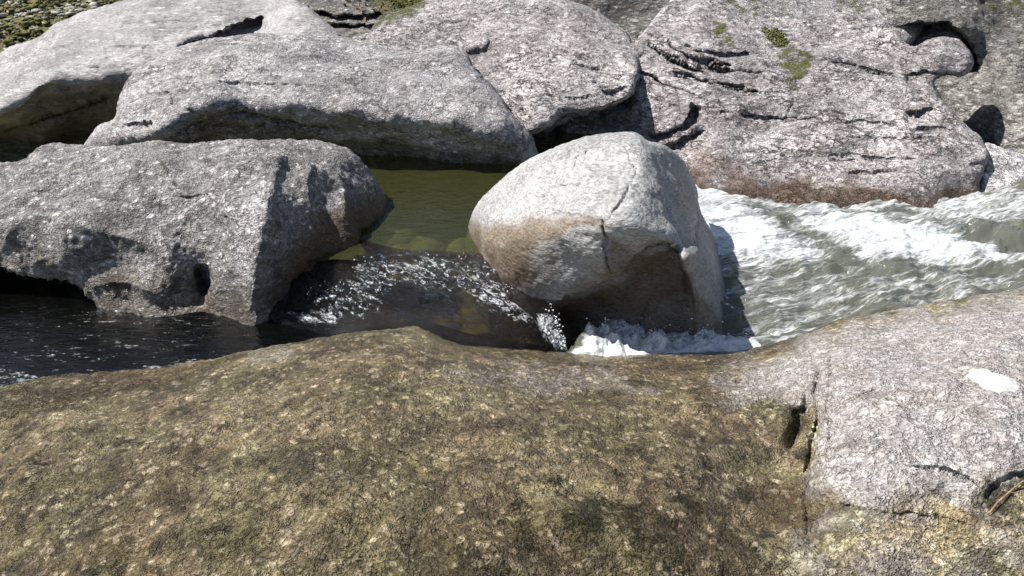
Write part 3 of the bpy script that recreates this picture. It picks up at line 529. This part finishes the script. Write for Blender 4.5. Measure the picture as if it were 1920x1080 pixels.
# ------------------------------------------------------------------ water
fo = lambda *r: union(*[region(p, s, v, 12) for p, s, v in r])
def chop(a1, s1, a2, s2, st=(1, 2, 1)):
    st = np.array(st, float)
    return lambda V, q: a1 * fbm(V * st, s1, 3) + a2 * fbm(V * st, s2, 3)
o = sheet('pool_water', M['pool'], [(560, 250), (1180, 250), (1200, 300), (1100, 470), (960, 492), (880, 484), (800, 490), (720, 483), (640, 486), (560, 470)],
    [(600, 260, None, .12), (1200, 260, None, .12), (600, 400, None, .12), (1100, 400, None, .12), (800, 470, None, .118), (950, 470, None, .118), (650, 470, None, .118), (800, 492, None, .105)],
    closed=False, step=3, jit=7, zdisp=chop(.002, 4, .001, 15))
tag(o, kind='structure')
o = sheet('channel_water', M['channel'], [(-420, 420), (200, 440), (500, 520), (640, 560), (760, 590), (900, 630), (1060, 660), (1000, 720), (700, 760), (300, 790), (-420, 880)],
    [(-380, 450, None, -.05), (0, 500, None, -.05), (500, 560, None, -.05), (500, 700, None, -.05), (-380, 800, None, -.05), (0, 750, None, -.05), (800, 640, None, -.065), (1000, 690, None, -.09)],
    closed=False, step=4, jit=0, zdisp=chop(.006, 5, .003, 18), attrs={'foam_glint': fo(([(20, 590), (140, 570), (340, 580), (420, 620), (300, 680), (60, 700), (-100, 690)], 20, .30), ([(-200, 690), (60, 690), (200, 690), (320, 670), (420, 650), (440, 680), (200, 740), (-200, 760)], 12, .42))})  # sky reflections on the ripples painted in as white streaks
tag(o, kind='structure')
def flow(V, su, sv, octv=2):
    u = V[:, 0] * .82 - V[:, 1] * .57; v = V[:, 0] * .57 + V[:, 1] * .82
    v = v + .05 * np.sin(u * 6)
    return fbm(np.stack([u * su, v * sv, 0 * u], 1), 1., octv)
o = sheet('cascade_water', M['cascade'], [(470, 610), (510, 540), (540, 470), (640, 432), (700, 455), (760, 468), (850, 472), (920, 480), (990, 540), (1040, 590), (1066, 650), (1050, 700), (940, 690), (800, 660), (680, 650), (560, 630)],
    [(530, 600, None, -.045), (600, 545, None, .03), (600, 500, None, .085), (560, 480, None, .11), (640, 440, None, .112), (670, 460, None, .117), (700, 478, None, .120), (800, 476, None, .124), (900, 482, None, .124), (700, 530, None, .075), (800, 530, None, .085), (900, 530, None, .10), (980, 550, None, .085), (620, 590, None, -.02), (720, 590, None, .0), (820, 580, None, .03), (900, 590, None, .035), (980, 600, None, .03), (1030, 620, None, -.02), (1055, 660, None, -.10), (900, 640, None, -.04), (800, 630, None, -.04), (700, 630, None, -.05), (600, 620, None, -.055), (1000, 680, None, -.11)],
    closed=False, step=2, jit=0, zdisp=lambda V, q: (.034 * flow(V, 3.2, 10) + .020 * flow(V, 8, 24, 2) + .010 * fbm(V, 30, 3)) * smooth(466, 486, q[:, 1] + 6 * perlin(np.concatenate([q / 25, q[:, :1] * 0], 1))) * (1 - .25 * region([(760, 560), (900, 580), (1000, 640), (900, 655), (800, 630), (740, 600)], 25)(q, V)),
    attrs={'foam_glint': fo(([(560, 560), (640, 520), (700, 480), (900, 486), (980, 550), (900, 560), (760, 545), (700, 590), (620, 600)], 24, .47), ([(1000, 580), (1040, 590), (1066, 655), (1030, 660), (1005, 620)], 10, .75), ([(880, 540), (940, 550), (1010, 600), (990, 610), (920, 580)], 10, .58), ([(540, 580), (640, 570), (640, 600), (540, 605)], 10, .58))})
tag(o, kind='structure')
o = sheet('rapids_water', M['rapids'], [(1060, 690), (1080, 650), (1150, 600), (1280, 480), (1280, 340), (1420, 330), (1900, 320), (2400, 320), (2450, 640), (1900, 680), (1500, 720), (1200, 730)],
    [(1290, 350, None, .03), (1320, 400, None, .02), (1330, 480, None, -.02), (1350, 590, None, -.08), (1450, 360, None, -.01), (1450, 385, None, -.01), (1450, 440, None, .01), (1750, 375, None, -.005), (1600, 340, None, -.02), (1450, 540, None, -.05), (1400, 640, None, -.09), (1250, 640, None, -.10), (1100, 660, None, -.11), (1600, 380, None, -.005), (1650, 450, None, .03), (1600, 530, None, -.01), (1600, 620, None, -.05), (1900, 350, None, .05), (1900, 430, None, .07), (1900, 520, None, .05), (1800, 600, None, .02), (2300, 350, None, .18), (2300, 600, None, .12), (1200, 710, None, -.12)],
    closed=False, step=2.5, jit=0,
    zdisp=lambda V, q: (.35 + .65 * smooth(375, 420, q[:, 1])) * .075 * fbm(V * (1, 1.9, 1) + .12 * np.sin(V[:, :1] * 3), 3.4, 3, .55) + .034 * (fbm(V * (.8, 1.8, 1), 7, 3, .5, True) - .3) + .006 * fbm(V * (1, 1.4, 1), 18, 2) + (.03 + .10 * np.maximum(fbm(V, 16, 4, .6) + .1, 0)) * region([(1090, 640), (1140, 624), (1250, 632), (1350, 640), (1400, 655), (1420, 680), (1100, 680)], 20)(q, V) + .02 * np.abs(fbm(V, 28, 3)) * region([(1320, 390), (1500, 400), (1900, 430), (1900, 490), (1600, 490), (1330, 480)], 30)(q, V),
    attrs={'foam_glint': fo(([(1290, 360), (1350, 365), (1420, 400), (1480, 440), (1560, 470), (1500, 500), (1340, 500), (1300, 420)], 34, .95), ([(1480, 410), (1600, 395), (1720, 420), (1880, 470), (1920, 500), (1800, 500), (1680, 490), (1620, 480), (1540, 440)], 26, .95), ([(1400, 370), (1560, 368), (1900, 350), (2100, 400), (1900, 430), (1700, 420), (1500, 420)], 26, .62), ([(1290, 340), (1400, 345), (1420, 380), (1320, 380)], 16, .8), ([(1350, 500), (1600, 500), (1920, 510), (1920, 560), (1600, 600), (1400, 640), (1370, 560)], 40, .43), ([(1085, 655), (1110, 628), (1150, 622), (1250, 634), (1360, 640), (1420, 655), (1440, 690), (1085, 690)], 10, .95), ([(1390, 640), (1450, 600), (1530, 610), (1500, 640), (1440, 660)], 14, .5), ([(2000, 380), (2400, 380), (2400, 560), (2000, 540)], 40, .6))})
tag(o, kind='structure')

# ------------------------------------------------------------------ small things
rnd = np.random.RandomState(3)
OCT = np.array([(1, 0, 0), (-1, 0, 0), (0, 1, 0), (0, -1, 0), (0, 0, 1), (0, 0, -1)], float)
OCF = np.array([(0, 2, 4), (2, 1, 4), (1, 3, 4), (3, 0, 4), (2, 0, 5), (1, 2, 5), (3, 1, 5), (0, 3, 5)])
def ico():
    v = OCT; f = OCF
    for _ in range(1):
        nv = list(map(tuple, v)); cache = {}; nf = []
        def mid(a, b):
            kx = (min(a, b), max(a, b))
            if kx not in cache:
                m = (np.array(nv[a]) + np.array(nv[b])); m /= np.linalg.norm(m); cache[kx] = len(nv); nv.append(tuple(m))
            return cache[kx]
        for a, b, c in f:
            x, y, z = mid(a, b), mid(b, c), mid(c, a); nf += [(a, x, z), (x, b, y), (z, y, c), (x, y, z)]
        v = np.array(nv); f = np.array(nf)
    return v, f
ICV, ICF = ico()
def rotm():
    q = rnd.normal(size=(3, 3)); q, _ = np.linalg.qr(q); return q
def blobs(centres, sizes, flat=(1, 1, 1), rough=.25, base=(ICV, ICF)):
    V = []; Fs = []; n = 0
    for c, r in zip(centres, sizes):
        sc = r * np.array(flat) * rnd.uniform(.7, 1.3, 3)
        v = base[0] * (1 + rough * rnd.normal(size=(len(base[0]), 1)) * .5)
        v = (v @ rotm()) * sc + c
        V.append(v); Fs.append(base[1] + n); n += len(v)
    return np.concatenate(V), np.concatenate(Fs)
def pick(key, poly, n, up=0.):
    q, V, N = SURF[key]; m = np.where(inside(q, spline(poly)))[0]; i = rnd.choice(m, n)
    return V[i] + N[i] * up

def plain_mat(name, c1, c2, rough=.7, sc=40., bump=.4):
    k = NB(name); co = k.n("TexCoord").outputs['Object']; n = k.noise(co, sc, 4, .6)
    bs = k.n("BsdfPrincipled", {'Base Color': k.mix(k.ss(n, .3, .7), c1, c2), 'Roughness': rough, 'Normal': k.bump(n, bump, .01)})
    k.t.links.new(bs.outputs[0], k.out.inputs[0]); return k.m
M['moss'] = plain_mat('moss', (.028, .034, .006), (.135, .135, .024), .9, 30.)
M['pebble'] = plain_mat('pale_gravel', (.10, .10, .05), (.42, .40, .35), .85, 9.)
M['quartz'] = plain_mat('white_quartz', (.40, .385, .37), (.66, .64, .62), .7, 60., .8)
M['twig'] = plain_mat('dry_twig', (.16, .10, .05), (.36, .27, .17), .8, 50.)
M['spray'] = plain_mat('white_spray', (.78, .80, .82), (.88, .89, .9), .25, 20.)

def moss(parent, key, poly, n, size):
    c = pick(key, poly, n) + rnd.normal(size=(n, 3)) * size * .8; v, f = blobs(c, rnd.uniform(.4, 1., n) * size, (1, 1, .7), .5)
    return tag(make_obj('moss', v, f, M['moss'], parent), kind='stuff')
rocks = {o.name: o for o in COL.objects}
OUT = rocks['rock_outcrop']
moss(OUT, 'rock_outcrop', [(1428, 52), (1466, 62), (1476, 84), (1456, 84), (1436, 68)], 380, .010)
moss(rocks['layered_rock'], 'layered_rock', [(724, -8), (760, -14), (800, -6), (795, 12), (740, 16)], 420, .011)

# white clast set in the foreground rock
q, V, N = SURF['foreground_rock']
i = np.argmin(((q - (1866, 712)) ** 2).sum(1)); c = V[i]; nn = Vector(N[((q - (1866, 712)) ** 2).sum(1) < 3000].mean(0)).normalized(); tg = Vector((1, 0, 0)); tg = (tg - nn * tg.dot(nn)).normalized(); bt = nn.cross(tg)
LV = V[((q - (1866, 712)) ** 2).sum(1) < 9000]; R_, K_ = 16, 56; vv = []; ff = []
for a in range(R_ + 1):
    rr = a / R_
    for b in range(K_):
        th = 2 * math.pi * b / K_; e = 1 + .06 * math.sin(3 * th + 1) + .05 * math.sin(5 * th) + .04 * math.sin(9 * th + 2) + .04 * math.sin(17 * th) + .03 * math.sin(23 * th + 1)
        x = rr * .060 * e * math.cos(th); y = rr * .098 * e * math.sin(th)
        h = .009 * (1 - rr ** 3) - .006 * (rr > .95) + .003 * math.sin(40 * x) * math.cos(50 * y)
        p_ = np.array(c) + np.array(tg) * x + np.array(bt) * y; p_ = p_ - np.array(nn) * ((p_ - LV[np.argmin(((LV - p_) ** 2).sum(1))]) @ np.array(nn)); vv.append(p_ + np.array(nn) * h)
for a in range(R_):
    for b in range(K_):
        ff.append((a * K_ + b, (a + 1) * K_ + b, (a + 1) * K_ + (b + 1) % K_, a * K_ + (b + 1) % K_))
make_obj('quartz_clast', vv, ff, M['quartz'], front)

def tube(path, radii, n=7):
    P = [Vector(p) for p in path]; vv = []; ff = []
    for i, p in enumerate(P):
        d = (P[min(i + 1, len(P) - 1)] - P[max(i - 1, 0)]).normalized(); u = d.orthogonal().normalized(); w_ = d.cross(u)
        for b in range(n):
            th = 2 * math.pi * b / n; vv.append(np.array(p + (u * math.cos(th) + w_ * math.sin(th)) * radii[i]))
    for i in range(len(P) - 1):
        for b in range(n): ff.append((i * n + b, i * n + (b + 1) % n, (i + 1) * n + (b + 1) % n, (i + 1) * n + b))
    return vv, ff
def on_front(px, py, up):
    i = np.argmin(((q - (px, py)) ** 2).sum(1)); return V[i] + np.array([0, 0, up])
tw = tube([on_front(1852, 966, .006), on_front(1868, 948, .012), on_front(1890, 930, .012), on_front(1916, 914, .02)], [.0018, .0026, .0026, .0014])
o = make_obj('twig', *tw, M['twig']); tag(o, 'thin dry twig lying in the dark mossy notch at the right of the foreground rock', 'twig')
b1 = tube([on_front(1890, 930, .012), on_front(1902, 938, .02), on_front(1912, 936, .028)], [.0016, .0014, .0008]); make_obj('side_shoot', *b1, M['twig'], o)

# gravel among moss on the far bank, top left
n = 2600; px = rnd.uniform(-330, 330, n); py = rnd.uniform(-70, 110, n)
t = np.array([depth((a, b, 7.9 - .011 * b)) for a, b in zip(px, py)])
X = rnd.uniform(-6.2, -2.6, n); Y = rnd.uniform(6.7, 9.5, n)
pts_ = np.stack([X, Y, ground_z(X, Y) + .01], 1)
v, f = blobs(pts_, rnd.gamma(2., .008, n) + .005, (1.2, 1, .55), .5)
o = make_obj('gravel', v, f, M['pebble']); tag(o, kind='stuff')
def litter_spots(n, x0, x1, y0, y1):
    X = rnd.uniform(x0, x1, n); Y = rnd.uniform(y0, y1, n); keep = perlin(np.stack([X * 2.2, Y * 2.2, 0 * X], 1)) > -.05
    X, Y = X[keep], Y[keep]; return np.stack([X, Y, ground_z(X, Y) + .035], 1)
c = litter_spots(3000, -6.2, -2.4, 6.6, 9.5); v, f = blobs(c, rnd.uniform(.008, .03, len(c)), (1.2, 1.2, .6), .6)
o = make_obj('bank_moss', v, f, M['moss']); tag(o, kind='stuff')
LEAF = (np.array([(-1, 0, 0), (-.3, .45, .12), (.4, .4, .1), (1, 0, .05), (.4, -.4, .12), (-.3, -.45, .1), (0, 0, -.06)], float), np.array([(6, 1, 0), (6, 2, 1), (6, 3, 2), (6, 4, 3), (6, 5, 4), (6, 0, 5)]))
M['leaf'] = plain_mat('dry_leaf', (.10, .055, .02), (.30, .19, .08), .8, 12.)
c = np.concatenate([litter_spots(1500, -6.2, -2.4, 6.6, 9.5) + (0, 0, .01), pick('layered_rock', [(640, 0), (720, -10), (800, 0), (760, 40), (680, 40)], 60, .01)])
v, f = blobs(c, rnd.uniform(.015, .035, len(c)), (1, 1, 1), .1, LEAF)
o = make_obj('leaf_litter', v, f, M['leaf']); tag(o, kind='stuff')
# stones on the bed of the pool and the rapids
n = 260; X = rnd.uniform(-1.2, 3.2, n); Y = rnd.uniform(3.5, 5.2, n)
v, f = blobs(np.stack([X, Y, ground_z(X, Y) + .02], 1), rnd.gamma(3., .025, n) + .03, (1.2, 1, .6), .15)
M['bed_stone'] = plain_mat('dark_bed_stone', (.035, .032, .022), (.12, .11, .075), .8, 12.)
o = make_obj('bed_stones', v, f, M['bed_stone']); tag(o, kind='stuff')

# flying drops where the water breaks
C = []; S = []
def drops(key, poly, n, hi, size):
    c = pick(key, poly, n); c[:, 2] += rnd.exponential(hi, n); C.append(c); S.append(rnd.gamma(2., size, n) + size * .4)
drops('cascade_water', [(1015, 590), (1042, 592), (1064, 650), (1040, 656), (1020, 620)], 200, .016, .0010)
drops('cascade_water', [(560, 560), (640, 520), (700, 482), (900, 488), (980, 545), (900, 552), (760, 535), (690, 580)], 160, .008, .0009)
drops('rapids_water', [(1095, 650), (1115, 630), (1250, 634), (1388, 648), (1380, 660)], 260, .016, .0010)
v, f = blobs(np.concatenate(C), np.concatenate(S), (1, 1, 1.2), .3, (OCT, OCF))
o = make_obj('spray', v, f, M['spray']); tag(o, kind='stuff')
